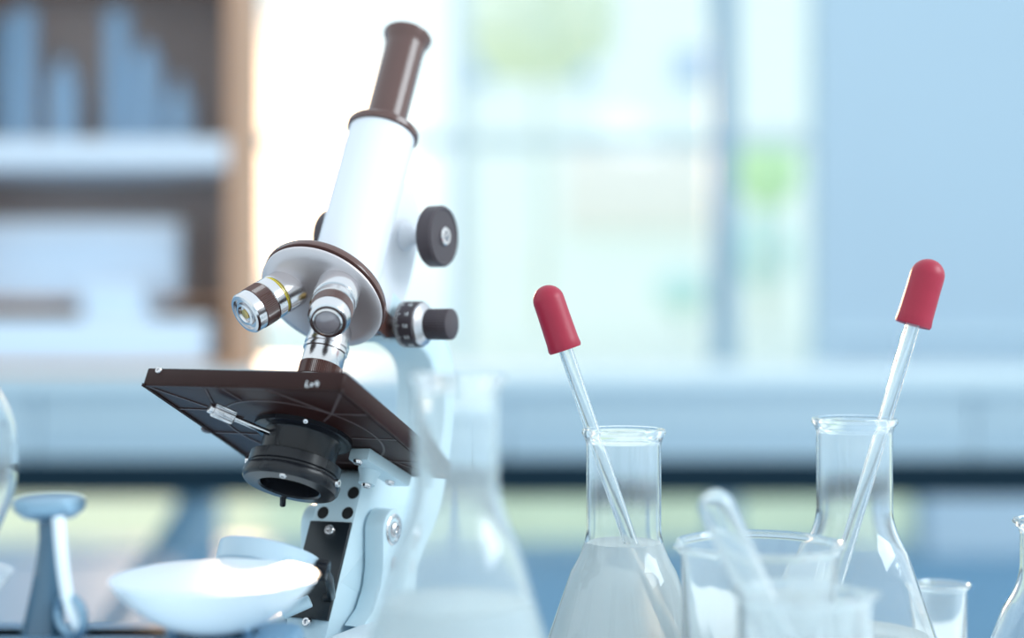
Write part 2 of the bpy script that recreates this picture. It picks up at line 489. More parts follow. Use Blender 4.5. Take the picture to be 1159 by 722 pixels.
vessel(166, 50, 32, 'glass bottle beside the slim cylinder on the white shelf board', 'bottle', 'glass_bottle', .78)
vessel(203, 90, 30, 'smallest glass bottle at the right end of the white shelf board', 'bottle', 'glass_bottle', .65)
# white boxes below
def carton(x0, x1, y0, y1, zbase, label, D=SD + .02, dep=.14):
    a, b = at(x0, y1, D), at(x1, y0, D)
    h = b.z - zbase
    t = thing('storage_box', label, 'box', ((a.x + b.x) / 2, D + dep, zbase), 'white boxes on the low shelf')
    bm = B(); box(bm, ((a.x + b.x) / 2, D + dep, zbase + h * .39), ((b.x - a.x) / 2 - .003, dep - .003, h * .39), bev=.003); obj('body', bm, M['boxwhite'], t)
    bm = B(); box(bm, ((a.x + b.x) / 2, D + dep, zbase + h * .89), ((b.x - a.x) / 2, dep, h * .11), bev=.003); obj('lid', bm, M['shelfwhite'], t)
    return zbase + h
zb1 = carton(-96, 236, 360, 420, zlow, 'wide white box lying at the bottom of the brown shelf unit')
zc = carton(90, 164, 320, 360, zb1, 'small white box on top of the wide bottom box', dep=.07)
D2 = SD + .19
a = at(-90, 0, SD + .05).x
bm = B()
zin = at(0, 338, SD + .01).z
box(bm, ((xs0 + xs1) / 2, SD + .25, zin - .008), ((xs1 - xs0) / 2, .08, .008), bev=.002)
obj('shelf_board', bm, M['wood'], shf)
carton(-90, 204, 250, 338, zin, 'long white box on the middle board above the small box', D=SD + .18, dep=.07)

# ------------------------------------------------------------------ work table
tb = thing('work_table', 'pale work table carrying the microscope and the glassware', 'table', (0, .53, 0))
bm = B(); box(bm, (0, .53, TABLE - .015), (.85, .335, .015), bev=.004); obj('tabletop', bm, M['table'], tb)
for sx in (-.8, .8):
    for y in (.25, .82):
        bm = B(); box(bm, (sx, y, (TABLE - .03) / 2), (.02, .02, (TABLE - .03) / 2), bev=.003); obj('leg', bm, M['tableleg'], tb)

# ------------------------------------------------------------------ microscope
PHI, TH = 0.43375, 0.45673
mr_ = V(math.cos(PHI), -math.sin(PHI), 0)
mfh = V(-math.sin(PHI), -math.cos(PHI), 0)
mz = V(0, 0, 1)
mu = mz * math.cos(TH) - mfh * math.sin(TH)
mf = mfh * math.cos(TH) + mz * math.sin(TH)
MO = V(-0.1046, 0.73, EYE - 0.0499)            # centre of the stage's upper face
def L(r, f, u): return MO + (mr_ * r + mf * f + mu * u) * 0.001
def mm(pts): return [(a * .001, b * .001) for a, b in pts]
AX = (mr_, mf, mu)
PIV = L(0, -66, -37)                          # inclination joint
def H(r, f, z):                               # level frame of the foot: r across, f forward, z above the table
    p = PIV + (mr_ * r + mfh * f) * .001
    return V(p.x, p.y, TABLE + z * .001)
sc_ = thing('microscope', 'white and black monocular student microscope tilted back on the table', 'microscope', (PIV.x, PIV.y, TABLE))
def lath(bm, prof, org, axis, n=48, **k): lathe(bm, mm(prof), org, axis, n, **k)
def screw(parent, p, axis, r=2.4, h=1.4, m='chrome', name='screw'):
    bm = B()
    lath(bm, [(r, 0), (r, h * .5), (r * .8, h), (r * .42, h), (r * .38, h * .5), (0, h * .5)], p, axis, 20)
    return obj(name, bm, M[m], parent)
# foot
bm = B()
zh = 38
out = [(-50, 72), (-34, 78), (-22, 66), (-20, 30), (-14, 16), (14, 16), (20, 30), (22, 66), (34, 78), (50, 72), (52, 20), (42, -34), (26, -50), (-26, -50), (-42, -34), (-52, 20)]
outs = spline([(a * .001, b * .001, 0) for a, b in out + out[:1]], 5)[:-1]
prism(bm, [(p.x, p.y) for p in outs], H(0, 0, 0), mr_, mfh, mz, 0, zh * .001, bev=.005, seg=3)
obj('foot', bm, M['enamel'], sc_)
# two ears that hold the inclination joint
pz = (PIV.z - TABLE) * 1000
for s in (-1, 1):
    bm = B()
    pts = [(11 * math.cos(t), pz + 11 * math.sin(t)) for t in [math.pi * k / 14 for k in range(15)]]
    pts = pts + [(-11, 60), (-12, 50), (-16, 42), (-22, zh - 1), (32, zh - 1), (20, 44), (13.5, 54), (11, 64)]
    o0 = V(PIV.x, PIV.y, TABLE)
    prism(bm, mm(pts), o0, mfh, mz, mr_, s * .0142 if s > 0 else -.026, .026 if s > 0 else -.0142, bev=.0012)
    ear = obj('pillar_ear', bm, M['shaded_enamel'], sc_)
    bm = B()
    lath(bm, [(8.4, -.6), (8.4, .3), (7.6, .9), (6.6, .9), (6.0, -.2), (4.4, -.2), (4.2, 1.6), (3.2, 2.4), (2.2, 2.4), (1.9, 1.2), (0, 1.2)], PIV + mr_ * (.026 * s), mr_ * s, 40)
    obj('pivot_screw', bm, M['chrome'], ear)
    bm = B(); lath(bm, [(3.6, -.6), (3.6, .5), (2.8, .9), (0, .9)], H(26 * s, -1, pz - 18), mr_ * s, 24); obj('set_screw', bm, M['satin'], ear)
bm = B()
prism(bm, mm([(20, zh - 1), (14, 44), (-16, 44), (-22, zh - 1)]), V(PIV.x, PIV.y, TABLE), mfh, mz, mr_, -.0142, .0142, bev=.001)
obj('pillar_bridge', bm, M['shaded_enamel'], sc_)
# curved arm
inner = [(-30, 60), (-40, 61), (-56, 69), (-73, 72.5), (-89, 70), (-99, 58), (-104, 42), (-102, 22), (-92, 6), (-76, -4), (-58, -8), (-48, -13), (-46, -24), (-46, -60), (-46, -74)]
outer = [(-66, -74), (-92, -66), (-108, -42), (-119, -16), (-125, 12), (-126, 46), (-116, 78), (-98, 91), (-76, 93), (-58, 90), (-46, 88), (-30, 88)]
ip = [(p.x, p.y) for p in spline([(a * .001, b * .001, 0) for a, b in inner], 6)]
op = [(p.x, p.y) for p in spline([(a * .001, b * .001, 0) for a, b in outer], 6)]
bm = B()
prism(bm, ip + op, MO, mf, mu, mr_, -.013, .013, bev=.0022, seg=3)
arm = obj('arm', bm, M['shaded_enamel'], sc_)
# lower front face of the arm runs down to the foot: side cheeks, discs painted dark as holes, black cover plate
bm = B()
prism(bm, mm([(-46, -20), (-46, -103), (-60, -110), (-80, -74), (-74, -20)]), MO, mf, mu, mr_, -.0128, .0128, bev=.001)
obj('arm_block', bm, M['shaded_enamel'], arm)
for r, u in ((8.5, -24.5), (-7, -36.5), (8, -35.8), (-8, -24)):
    bm = B(); lath(bm, [(3.4, -1), (3.4, .2), (0, .2)], L(r, -46, u), mf, 28); obj('painted_hole', bm, M['holedark'], arm)  # flat disc, its dark colour standing in for the shade of a hole
bm = B()
prism(bm, mm([(-12.4, -41.8), (12.6, -41.2), (12.6, -93.5), (-12.4, -93.5)]), L(0, -46, 0), mr_, mu, mf, 0.0, .0022, bev=.0005)
pl = obj('cover_plate', bm, M['plate'], sc_)
screw(pl, L(1.5, -43.8, -46.5), mf, 3.1, 2.0)
screw(pl, L(1.0, -44.5, -95.5), mf, 2.6, 2.0)
# stage
SA, SB, ST = 57.6, 58.0, 9.5
OFF = -3.2
bm = B()
pts = []
for cx_, cy_, a0 in ((SA - 1.5, SB - 1.5, 0), (-SA + 1.5, SB - 1.5, 90), (-SA + 1.5, -SB + 1.5, 180), (SA - 1.5, -SB + 1.5, 270)):
    for k in range(4): pts.append((OFF + cx_ + 1.5 * math.cos(R(a0 + 30 * k)), cy_ + 1.5 * math.sin(R(a0 + 30 * k))))
prism(bm, mm(pts), MO, mr_, mf, mu, -.0092, 0.0, bev=.0006)
# downturned rim around the underside
def bar(bm, p, q, w, h0, h1):
    d = (q - p).normalized(); n = d.cross(mu)
    c = (p + q) / 2 + mu * ((h0 + h1) / 2)
    box(bm, c, ((q - p).length / 2, w / 2, (h1 - h0) / 2), (d, n, mu), bev=min(w, h1 - h0) * .25, seg=2)
for p, q in (((-SA, SB - 1), (SA, SB - 1)), ((-SA, 1 - SB), (SA, 1 - SB)), ((-SA + 1, -SB), (-SA + 1, SB)), ((SA - 1, -SB), (SA - 1, SB))):
    bar(bm, L(OFF + p[0], p[1], 0), L(OFF + q[0], q[1], 0), .0016, -.0096, -.0085)
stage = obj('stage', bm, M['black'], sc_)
bm = B()
lath(bm, [(42.5, -9.5), (42.5, -9), (41.3, -9), (41.3, -9.5)], MO, mu, 72, closed=True)
for p, q in (((-57, 57), (-34, 28)), ((-34, 28), (-22, 57)), ((-57, 28), (-34, 28)), ((34, 28), (56, 57)), ((34, 28), (14, 57)), ((34, 28), (54, 28)),
             ((-34, 28), (-24, 18)), ((34, 28), (24, 18)), ((-56, -4), (-28, -4)), ((28, -4), (54, -4)), ((-56, -36), (-30, -36)), ((30, -36), (54, -36)), ((-34, -34), (-56, -56)), ((34, -34), (52, -56)),
             ((-12, 57), (-10, 42)),):
    bar(bm, L(OFF * .5 + p[0], p[1], 0), L(OFF * .5 + q[0], q[1], 0), .0009, -.0096, -.0088)
obj('underside_ribs', bm, M['rib'], stage)
screw(stage, L(OFF - 50, SB - .4, -1.2), mf, 1.9, 1.2, 'chrome', 'edge_screw')
bm = B(); lath(bm, [(2.8, 0), (3.2, 1), (3.2, 4), (2.4, 5), (0, 5)], L(OFF - SA - 4.5, -6, -3.5), -mu, 24); obj('clip_nut', bm, M['rib'], stage)
# scratched mark on the stage's front edge
bm = B()
def stroke(p, q, w=.45):
    a, b = L(OFF + 38 + p[0], SB + .12, -8.2 + p[1]), L(OFF + 38 + q[0], SB + .12, -8.2 + q[1])
    d = (b - a).normalized(); n = d.cross(mf)
    box(bm, (a + b) / 2, ((b - a).length / 2, w * .0005, .00015), (d, n, mf))
for p, q in (((0, 3.0), (0, 0)), ((0, 0), (1.6, 0)), ((2.4, 1.8), (3.8, .2)), ((2.4, .2), (3.8, 1.8)), ((5.6, 3.0), (4.8, 1.4)), ((4.8, 1.4), (6.8, 1.4)), ((6.3, 2.6), (6.3, 0))): stroke(p, q)
obj('engraving', bm, M['mark'], stage)
# bracket joining stage and arm
bm = B()
pa, pb = V(24, -18, 0), V(29, -57, 0)
pts = []
d2 = (pb - pa).normalized(); n2 = V(d2.y, -d2.x, 0)
ang0 = math.atan2(n2.y, n2.x)
for k in range(9):
    t = ang0 + math.pi * k / 8
    pts.append((pa.x + 6.2 * math.cos(t), pa.y + 6.2 * math.sin(t)))
    pts.append((pb.x + 6.2 * math.cos(t + math.pi), pb.y + 6.2 * math.sin(t + math.pi)))
hull = []
P_ = sorted(set((round(a, 3), round(b, 3)) for a, b in pts))
def cross(o, a, b): return (a[0] - o[0]) * (b[1] - o[1]) - (a[1] - o[1]) * (b[0] - o[0])
lo = []
for p in P_:
    while len(lo) >= 2 and cross(lo[-2], lo[-1], p) <= 0: lo.pop()
    lo.append(p)
up = []
for p in reversed(P_):
    while len(up) >= 2 and cross(up[-2], up[-1], p) <= 0: up.pop()
    up.append(p)
hull = lo[:-1] + up[:-1]
prism(bm, mm(hull), MO, mr_, mf, mu, -.0160, -.0093, bev=.0010, seg=2)
br = obj('stage_bracket', bm, M['shaded_enamel'], sc_)
bm = B()
lath(bm, [(6.4, -1), (5.6, 1.0), (4.6, 3), (4.4, 7)], L(22, -35, -16), -mu, 32)
obj('bracket_boss', bm, M['shaded_enamel'], br)
for p in ((23.7, -19.0, -16), (22, -35, -23), (27.2, -49, -16)): screw(br, L(*p), -mu, 2.6, 1.8)
# condenser below the stage
bm = B()
lath(bm, [(25.5, -9), (25.5, -11.5), (24, -12.3), (20.4, -12.6), (19.6, -14), (19.3, -26.5), (0, -26.5)][:-1] + [(0, -26.5)], MO, mu, 72)
cd = obj('condenser', bm, M['condenser'], sc_)
bm = B()
lath(bm, [(22.2, -24.5), (23.6, -25.2), (23.6, -30.2), (22.8, -30.8), (22.8, -31.8), (24.4, -32.4), (25.0, -34.0), (24.6, -37.2), (23.4, -38.8), (16.2, -39.4), (15.2, -38.6), (14.8, -34), (14.8, -31), (0, -31), (0, -24.5)], MO, mu, 72)
dr = obj('diaphragm_ring', bm, M['condenser'], cd)
bm = B(); lath(bm, [(14.6, -31.3), (0, -31.3), (0, -31.8), (14.6, -31.8)], MO, mu, 40); obj('iris', bm, M['holedark'], dr)
bm = B(); cyl(bm, L(-14.5, -17, -37.5), L(-16.4, -21.8, -41.5), .0016, 16, .0002); obj('iris_lever', bm, M['condenser'], dr)
screw(dr, L(-22.6, 7, -28.0), -mr_ + mf * .3, 2.6, 2.2)
screw(dr, L(24.3, -3.2, -34.0), mr_ + mf * .0, 2.2, 1.8)
screw(dr, L(8.1, 19.5, -38.8), mf * .25 - mu, 2.0, 1.2)
screw(cd, L(14, 21.0, -10.6), mf * .7 - mu * .7 + mr_ * .4, 1.4, 1.1)
# knurled clamp screw
pA, pB = L(-8, 17, -16.5), L(-19, 36, -16.0)
bm = B(); cyl(bm, pA, pB, .0015, 16)
d = (pB - pA).normalized()
cs = obj('clamp_screw', bm, M['chrome'], cd)
bm = B()
cyl(bm, pB - d * .001, pB + d * .0105, .0036, 72, .0006, flute=18, depth=.0004)
cyl(bm, pB + d * .0104, pB + d * .0128, .0026, 32, .0004)
obj('knurled_head', bm, M['chrome'], cs)
# nosepiece
AL = R(22.6)
nn = V(0, math.sin(AL), -math.cos(AL)); ee = V(0, -math.cos(AL), -math.sin(AL)); rr = V(1, 0, 0)
NC = V(0, 15.5, 60)
def lv(v): return mr_ * v.x + mf * v.y + mu * v.z
NA = lv(nn)
bm = B()
lath(bm, [(0, -6), (20, -6), (32.6, -2.2), (33.8, -.8), (33.8, 0), (33.0, .8), (28, 2.2), (14, 3.6), (0, 4)], L(*NC), NA, 96)
ns = obj('nosepiece', bm, M['nose'], sc_)
bm = B()
lath(bm, [(0, -10.5), (24, -10.5), (33.5, -6.2), (34.4, -4.6), (34.2, -2.2), (30, -2.2), (0, -2.0)], L(*(NC - nn * 0.6)), NA, 96)
obj('mounting_ring', bm, M['eyeblack'], ns, label='flare-browned black ring behind the nosepiece')
bm = B(); lath(bm, [(4.2, 3), (4.2, 6), (3.2, 7.2), (0, 7.2)], L(*NC), NA, 24); obj('centre_screw', bm, M['brass'], ns)
def objective(s, name, segs, lab):
    ep = ee if s == 0 else ee * -.5 + rr * (s * .866)
    b = NC + ep * 17
    o = nn * math.cos(AL) + ep * math.sin(AL)
    org, ax = L(*b), lv(o)
    bm = B(); lath(bm, segs['body'], org, ax, 64)
    ob = obj('objective', bm, M['chrome'], sc_, label=lab)
    for h0, h1, r, m, fl, nm in segs['bands']:
        bm = B(); lath(bm, [(r - .6, h0), (r, h0 + .25), (r, h1 - .25), (r - .6, h1)], org, ax, 144 if fl else 64, flute=fl, depth=.00045); obj(nm, bm, M[m], ob)
    return ob, org, ax
bodyA = [(11.2, -2), (11.2, 10.4), (10.2, 10.9), (10.2, 12.2), (11.2, 12.6), (11.2, 17.5), (10.6, 18), (10.6, 26), (11, 26.4), (11, 31), (10.2, 32), (8.6, 32.2), (8.2, 31), (6.4, 31), (6, 32.4), (4.6, 32.6), (4.0, 31.2), (2.2, 31), (0, 30)]
oa, p_, x_ = objective(-1, 'objective', {'body': bodyA, 'bands': [(11.2, 12.1, 10.9, 'yellow', 0, 'yellow_band'), (18, 26, 11.3, 'eyeblack', 72, 'grip_ring')]}, 'chrome objective with a thin yellow band')
bm = B(); lath(bm, [(2.6, 31), (2.6, 31.9), (0, 32.2)], p_, x_, 24); obj('lens', bm, M['brass'], oa)
bodyB = [(11.4, -2), (11.4, 17), (11.0, 18), (10.2, 18.3), (10.2, 20), (10.9, 20.4), (10.9, 24), (10.2, 24.4), (10.2, 33), (10.6, 33.4), (10.6, 35.5), (9.6, 37), (9.6, 38.4), (9.2, 39), (8.2, 39.2), (7.9, 38.2), (7.5, 38.2), (7.4, 40.6), (6.6, 41.2), (6.2, 40.4), (0, 40)]
ob_, p_, x_ = objective(1, 'objective', {'body': bodyB, 'bands': [(24.6, 32.6, 10.8, 'eyeblack', 72, 'grip_ring'), (37.6, 38.5, 8.15, 'eyeblack', 0, 'dark_groove')]}, 'chrome objective facing the camera')
bm = B(); lath(bm, [(6.1, 40.1), (5.8, 40.7), (3.6, 41.6), (0, 42.0)], p_, x_, 40); obj('lens', bm, M['lens'], ob_)
bodyC = [(11.2, -2), (11.2, 12), (11.8, 12.3), (11.8, 14), (11.0, 14.5), (11.0, 15.2), (11.8, 15.6), (11.8, 17), (11, 17.4), (11, 25), (10.4, 26), (10.4, 40), (8.6, 43), (6, 49), (4.5, 50), (0, 50)]
oc, _, _ = objective(0, 'objective', {'body': bodyC, 'bands': [(25.2, 33, 11.3, 'eyeblack', 72, 'grip_ring')]}, 'chrome objective aimed down at the stage')
# tube, collar, eyepiece
bm = B()
lath(bm, [(0, 70), (19.5, 70), (19.5, 76), (18.8, 80), (18.6, 171.5), (0, 171.5)], MO, mu, 96)
obj('body_tube', bm, M['tube_enamel'], sc_)
bm = B()
lath(bm, [(19.4, 170.5), (20.2, 171.2), (20.2, 174.0), (19.4, 175.0), (16.5, 175.6), (13.6, 177.2), (12.6, 179.5), (0, 179.5), (0, 170.5)], MO, mu, 96)
cl = obj('tube_collar', bm, M['eyeblack'], sc_, label='flare-browned black collar on top of the tube')
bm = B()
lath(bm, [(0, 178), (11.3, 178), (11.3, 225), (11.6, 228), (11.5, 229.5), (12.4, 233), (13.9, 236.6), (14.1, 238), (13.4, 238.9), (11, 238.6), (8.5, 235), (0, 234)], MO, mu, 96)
ep = obj('eyepiece', bm, M['eyeblack'], sc_, label='flare-browned black eyepiece')
bm = B(); lath(bm, [(8.3, 235), (5, 235.8), (0, 236.1)], MO, mu, 40); obj('eye_lens', bm, M['lens'], ep)
# rack housing behind the tube
bm = B()
prism(bm, mm([(-10, 66), (-36, 66), (-44, 74), (-47, 100), (-46, 128), (-40, 142), (-28, 150), (-10, 150)]), MO, mf, mu, mr_, -.0125, .0125, bev=.003, seg=3)
hs = obj('rack_housing', bm, M['tube_enamel'], sc_)
bm = B(); prism(bm, mm([(-16, 60.5), (-34, 60.5), (-47, 67), (-48, 74), (-18, 74)]), MO, mf, mu, mr_, -.0135, .0140, bev=.001)
obj('dovetail_bracket', bm, M['eyeblack'], hs, label='dark wedge under the tube housing')
KF, KU = -28.5, 120.5
for s in (-1, 1):
    bm = B()
    lath(bm, [(7.5, 10), (7.5, 14), (5.2, 17), (4.2, 19), (4.2, 30)], L(0, KF, KU), mr_ * s, 40)
    sh = obj('knob_shaft', bm, M['tube_enamel'], sc_)
    bm = B()
    lath(bm, [(0, 28), (13.5, 28), (16.0, 28.4), (17.0, 29.6), (17.0, 36.6), (16.0, 37.9), (14.8, 37.9), (14.2, 37.4), (0, 37.4)], L(0, KF, KU), mr_ * s, 96)
    kn = obj('coarse_knob', bm, M['knobblack'], sc_)
    bm = B()
    lath(bm, [(5.2, 37.2), (5.2, 38.6), (4.6, 39.2), (3.0, 39.2), (2.8, 38.4), (2.2, 38.4), (2.0, 39.6), (1.2, 39.8), (1.0, 38.8), (0, 38.8)], L(0, KF, KU), mr_ * s, 36)
    obj('knob_screw', bm, M['chrome'], kn)
# fine focus drum with a scale, and its knob
FF, FU = -39.5, 71.8
fo = L(0, FF, FU)
bm = B(); lath(bm, [(5, 10), (5, 20)], fo, mr_, 32); obj('knob_shaft', bm, M['satin'], sc_)
bm = B()
lath(bm, [(0, 18.5), (11.6, 18.5), (12.6, 19.1), (12.6, 29.6), (11.8, 30.2), (11.4, 31), (8.6, 33.2), (8.0, 34.2), (0, 34.2)], fo, mr_, 96)
fd = obj('fine_focus_drum', bm, M['knobblack'], sc_)
bm = B(); lath(bm, [(11.9, 30.2), (11.7, 31.2), (8.7, 33.6), (8.2, 34.4), (7.6, 34.4), (7.6, 30.2)], fo, mr_, 64, closed=True); obj('scale_bevel', bm, M['satin'], fd)
bm = B()
x, y, a_ = basis(mr_, mu)
for k in range(60):
    t = 2 * math.pi * k / 60
    d = x * math.cos(t) + y * math.sin(t); tt = y * math.cos(t) - x * math.sin(t)
    ln = 3.2 if k % 5 == 0 else 2.0
    box(bm, fo + mr_ * ((19.4 + ln / 2) * .001) + d * .01265, (ln * .0005, .00018, .00014), (mr_, tt, d))
obj('scale_lines', bm, M['mark'], fd)
SEG = {'0': 'abcdef', '1': 'bc', '2': 'abged', '3': 'abgcd', '4': 'fgbc', '5': 'afgcd'}
SP = {'a': ((-.6, 1), (.6, 1)), 'b': ((.6, 1), (.6, 0)), 'c': ((.6, 0), (.6, -1)), 'd': ((-.6, -1), (.6, -1)), 'e': ((-.6, 0), (-.6, -1)), 'f': ((-.6, 1), (-.6, 0)), 'g': ((-.6, 0), (.6, 0))}
bm = B()
for k in range(12):
    t = 2 * math.pi * k / 12
    d = x * math.cos(t) + y * math.sin(t); tt = y * math.cos(t) - x * math.sin(t)
    for ci, ch in enumerate(str((k * 5) % 60) if k else '0'):
        w = .9 if k > 1 else 0
        for sg in SEG[ch]:
            (x0, y0), (x1, y1) = SP[sg]
            p = fo + d * .01266 + mr_ * ((26.2 + x0 * .6 + ci * 1.8 - w) * .001) + tt * (y0 * .0008)
            q = fo + d * .01266 + mr_ * ((26.2 + x1 * .6 + ci * 1.8 - w) * .001) + tt * (y1 * .0008)
            dd = (q - p).normalized()
            box(bm, (p + q) / 2, ((q - p).length / 2 + .00015, .00015, .00014), (dd, d.cross(dd), d))
obj('scale_numbers', bm, M['mark'], fd)
bm = B()
cyl(bm, fo + mr_ * .0338, fo + mr_ * .0485, .0085, 144, .0008, flute=36, depth=.00025)
obj('fine_focus_knob', bm, M['knobblack'], sc_)
# mirror in its cell under the condenser
bm = B()
mc = L(0, 1, -78)
lath(bm, [(0, -5), (24.5, -5), (25.6, -4.2), (25.9, 4.6), (25.2, 5.4), (23.6, 5.0), (22.5, 3.6), (0, 2.2)], mc, mu, 80)
mi = obj('mirror', bm, M['mirrorcell'], sc_)
bm = B(); cyl(bm, mc + mr_ * .0255 - mf * .004, mc + mr_ * .031 - mf * .006, .0052, 72, .0006, flute=18, depth=.0005); obj('knurled_nut', bm, M['condenser'], mi)
bm = B(); tube(bm, [L(29, -5, -78), L(27, -14, -80), L(14, -40, -82), L(8, -45, -82)], .0022, 16); obj('mirror_bracket', bm, M['plate'], mi)
bm = B(); cyl(bm, L(0, -22, -97), L(11.5, -26, -88.5), .0032, 28, .0006); obj('mirror_pin', bm, M['shaded_enamel'], mi)

# ------------------------------------------------------------------ two-pan balance in front of the microscope
BDp = 0.615
cB = at(62, 0, BDp)
zr = at(0, 652, BDp).z
bl = thing('balance', 'blurred two-pan laboratory balance with white bowls left of the microscope', 'balance', (cB.x, BDp, TABLE))
zb0 = at(0, 716, BDp).z
bm = B()
box(bm, (cB.x, BDp, (TABLE + zb0) / 2), (.105, .026, (zb0 - TABLE) / 2), bev=.006, seg=3)
obj('base', bm, M['castblue'], bl)
px_l, px_r = at(-108, 0, BDp).x, at(243, 0, BDp).x
for X in (px_l, px_r):
    bm = B()
    rim = 117 / FPX * BDp
    prof = [(rim - .0005, 0), (rim - .0025, .0006)]
    o_ = [(rim, 0), (rim - .004, -.006), (rim - .012, -.014), (rim - .022, -.020), (.012, -.0235), (0, -.024)]
    i_ = [(0, -.0225), (.012, -.022), (rim - .0225, -.0185), (rim - .0135, -.0128), (rim - .006, -.005), (rim - .0022, .0004)]
    lathe(bm, o_ + i_, (X, BDp, zr), n=72, closed=False)
    obj('pan', bm, M['pan'], bl)
    bm = B()
    zz = zr - .024
    cyl(bm, (X, BDp, zb0 - .004), (X, BDp, zz + .0005), .006, 24, .0008)
    for s in (-1, 1): tube(bm, spline([(X, BDp, zz - .004), (X + s * .012, BDp - .008, zz - .003), (X + s * .017, BDp - .012, zz + .0025)], 6), .0022, 12)
    sp = obj('pan_support', bm, M['steelblue'], bl)
bm = B(); box(bm, ((px_l + px_r) / 2, BDp, zb0 - .0035), ((px_r - px_l) / 2 + .02, .009, .0035), bev=.002); obj('beam', bm, M['castblue'], bl)
zt_ = at(0, 561, BDp).z
cT = at(56, 0, BDp)
bm = B()
r0 = 40 / FPX * BDp
lathe(bm, [(0, zt_ - EYE + .0005), (r0 * .8, zt_ - EYE), (r0 * .97, zt_ - EYE - .0012), (r0, zt_ - EYE - .003), (r0 * .95, zt_ - EYE - .006), (r0 * .72, zt_ - EYE - .0092), (r0 * .4, zt_ - EYE - .0105), (0, zt_ - EYE - .011)], (cT.x, BDp, EYE), n=56)
hd = obj('column_head', bm, M['steelblue'], bl)
bm = B()
tube(bm, spline([(cT.x + .001, BDp, zt_ - .009), (cT.x + .0005, BDp, zt_ - .022), (cT.x - .001, BDp, zt_ - .040), (cT.x - .003, BDp, zb0 - .002)], 8), [.0050 + .0016 * abs(k / 24 - .3) / .7 + .0030 * (k / 24) ** 3 for k in range(25)], 24)
obj('column', bm, M['columnblue'], bl)
bm = B()
pt = [at(66, 585, BDp - .012), at(69, 620, BDp - .014), at(73, 655, BDp - .014), at(78, 680, BDp - .014), at(86, 700, BDp - .014), at(92, 716, BDp - .012)]
tube(bm, spline(pt, 8), .0026, 16)
obj('pointer', bm, M['pan'], bl)
bm = B()
lc = at(80, 697, BDp - .012)
rg = [(.0085 + .002 * math.cos(2 * math.pi * k / 12), .002 * math.sin(2 * math.pi * k / 12)) for k in range(12)]
lathe(bm, rg, lc, (0.55, 0.8, .1), n=40, closed=True)
obj('ring', bm, M['steelblue'], bl)

# ------------------------------------------------------------------ glassware
def flask(loc, label, H_, Rb, rn, rrim, hn, fill, wall=.0014, group=None, name='erlenmeyer_flask', gm='glass'):
    t = thing(name, label, 'flask', loc, group)
    o = Vector(loc)
    def outline(off):
        k = off
        cone = [(Rb - .006 - k, k), (Rb - .0015 - k, .003 + k * .3), (Rb - k, .009), ]
        n = 10
        sl = (Rb - rn) / (hn - .009)
        pts = cone + [(Rb - k - sl * (hn - .022 - .009) * i / n, .009 + (hn - .022 - .009) * i / n) for i in range(1, n + 1)]
        r_at = pts[-1][0]
        pts += [(r_at + (rn - k - r_at) * (1 - (1 - i / 6) ** 1.8), hn - .022 + .022 * i / 6) for i in range(1, 7)]
        return pts
    ot = outline(0) + [(rn, H_ - .008), (rn + .0006, H_ - .0055), (rrim - .0008, H_ - .0035), (rrim, H_ - .002), (rrim - .0006, H_ - .0004), (rrim - .0024, H_)]
    it = outline(wall) + [(rn - wall, H_ - .008), (rn - wall + .0006, H_ - .0045), (rrim - .0040, H_ - .0008)]
    bm = B()
    lathe(bm, [(0, 0)] + ot + it[::-1] + [(0, wall)], o, n=96)
    obj('glass_body', bm, M[gm], t, smooth=50)
    if fill:
        lq = [(r, h) for r, h in outline(wall - .0002) if h < fill - .002]
        (ra, ha) = lq[-1]
        rest = [(r, h) for r, h in outline(wall - .0002) if h >= fill - .002]
        (rb, hb) = rest[0] if rest else (rn, hn)
        rf = ra + (rb - ra) * (fill - ha) / max(1e-6, hb - ha)
        bm = B(); lathe(bm, [(0, wall - .0002)] + lq + [(rf, fill), (rf * .9, fill - .0006), (0, fill - .0006)], o, n=72)
        obj('liquid', bm, M['brightliquid'], t, smooth=50, label='liquid whitened for the bright window behind it')
    return t
DR, DM, DL = .742, .722, .54
xr = at(967, 0, DR).x
fR = flask((xr, DR, TABLE), 'conical flask at the right with a dropper leaning to the right', .1437, .049, .0195, .0223, .096, .030)
xm = at(706, 0, DM).x
fM = flask((xm, DM, TABLE), 'conical flask in the middle with a dropper leaning to the left', .1395, .047, .0190, .0215, .089, .082)
xl = at(517, 0, DL).x
fL = flask((xl, DL, TABLE), 'large blurred conical flask in front of the microscope arm', .1745, .053, .0161, .0183, .133, .088, gm='glowglass')
xe = at(1186, 0, .72).x
fE = flask((xe, .72, TABLE), 'small conical flask cut by the right edge of the photo', .094, .036, .0135, .0172, .070, 0)
# droppers
def dropper(top, bot, end, D, label, rb=.0086, rt=.0037):
    a, b, c = at(*top, D), at(*bot, D), at(*end, D)
    d = (a - c).normalized()
    c = b - d * ((b.z - (TABLE + .006)) / d.z)
    t = thing('dropper_pipette', label, 'dropper', c)
    bm = B()
    h = (a - b).length
    n = 8
    prof = [(0, 0.001), (rt, .001), (rb * .98, 0), (rb * 1.04, .0012), (rb, .005), (rb * .97, h * .55)]
    prof += [(rb * .97 * math.cos(math.pi / 2 * k / n), h - rb * .97 + rb * .97 * math.sin(math.pi / 2 * k / n)) for k in range(n + 1)]
    prof[-1] = (0, h)
    lathe(bm, prof, b, d, 56)
    obj('rubber_bulb', bm, M['red'], t)
    bm = B()
    Lg = (b - c).length
    lathe(bm, [(.0012, .0), (.0018, .006), (rt, .028), (rt, Lg + .012), (rt - .0011, Lg + .012), (rt - .0011, .028), (.0010, .006), (.0006, .0)], c, d, 40, closed=True)
    obj('glass_tube', bm, M['glass'], t)
    return t
dropper((620, 322), (640, 396), (752, 712), DM - .001, 'glass dropper with red rubber bulb leaning left in the middle flask', rb=.0083)
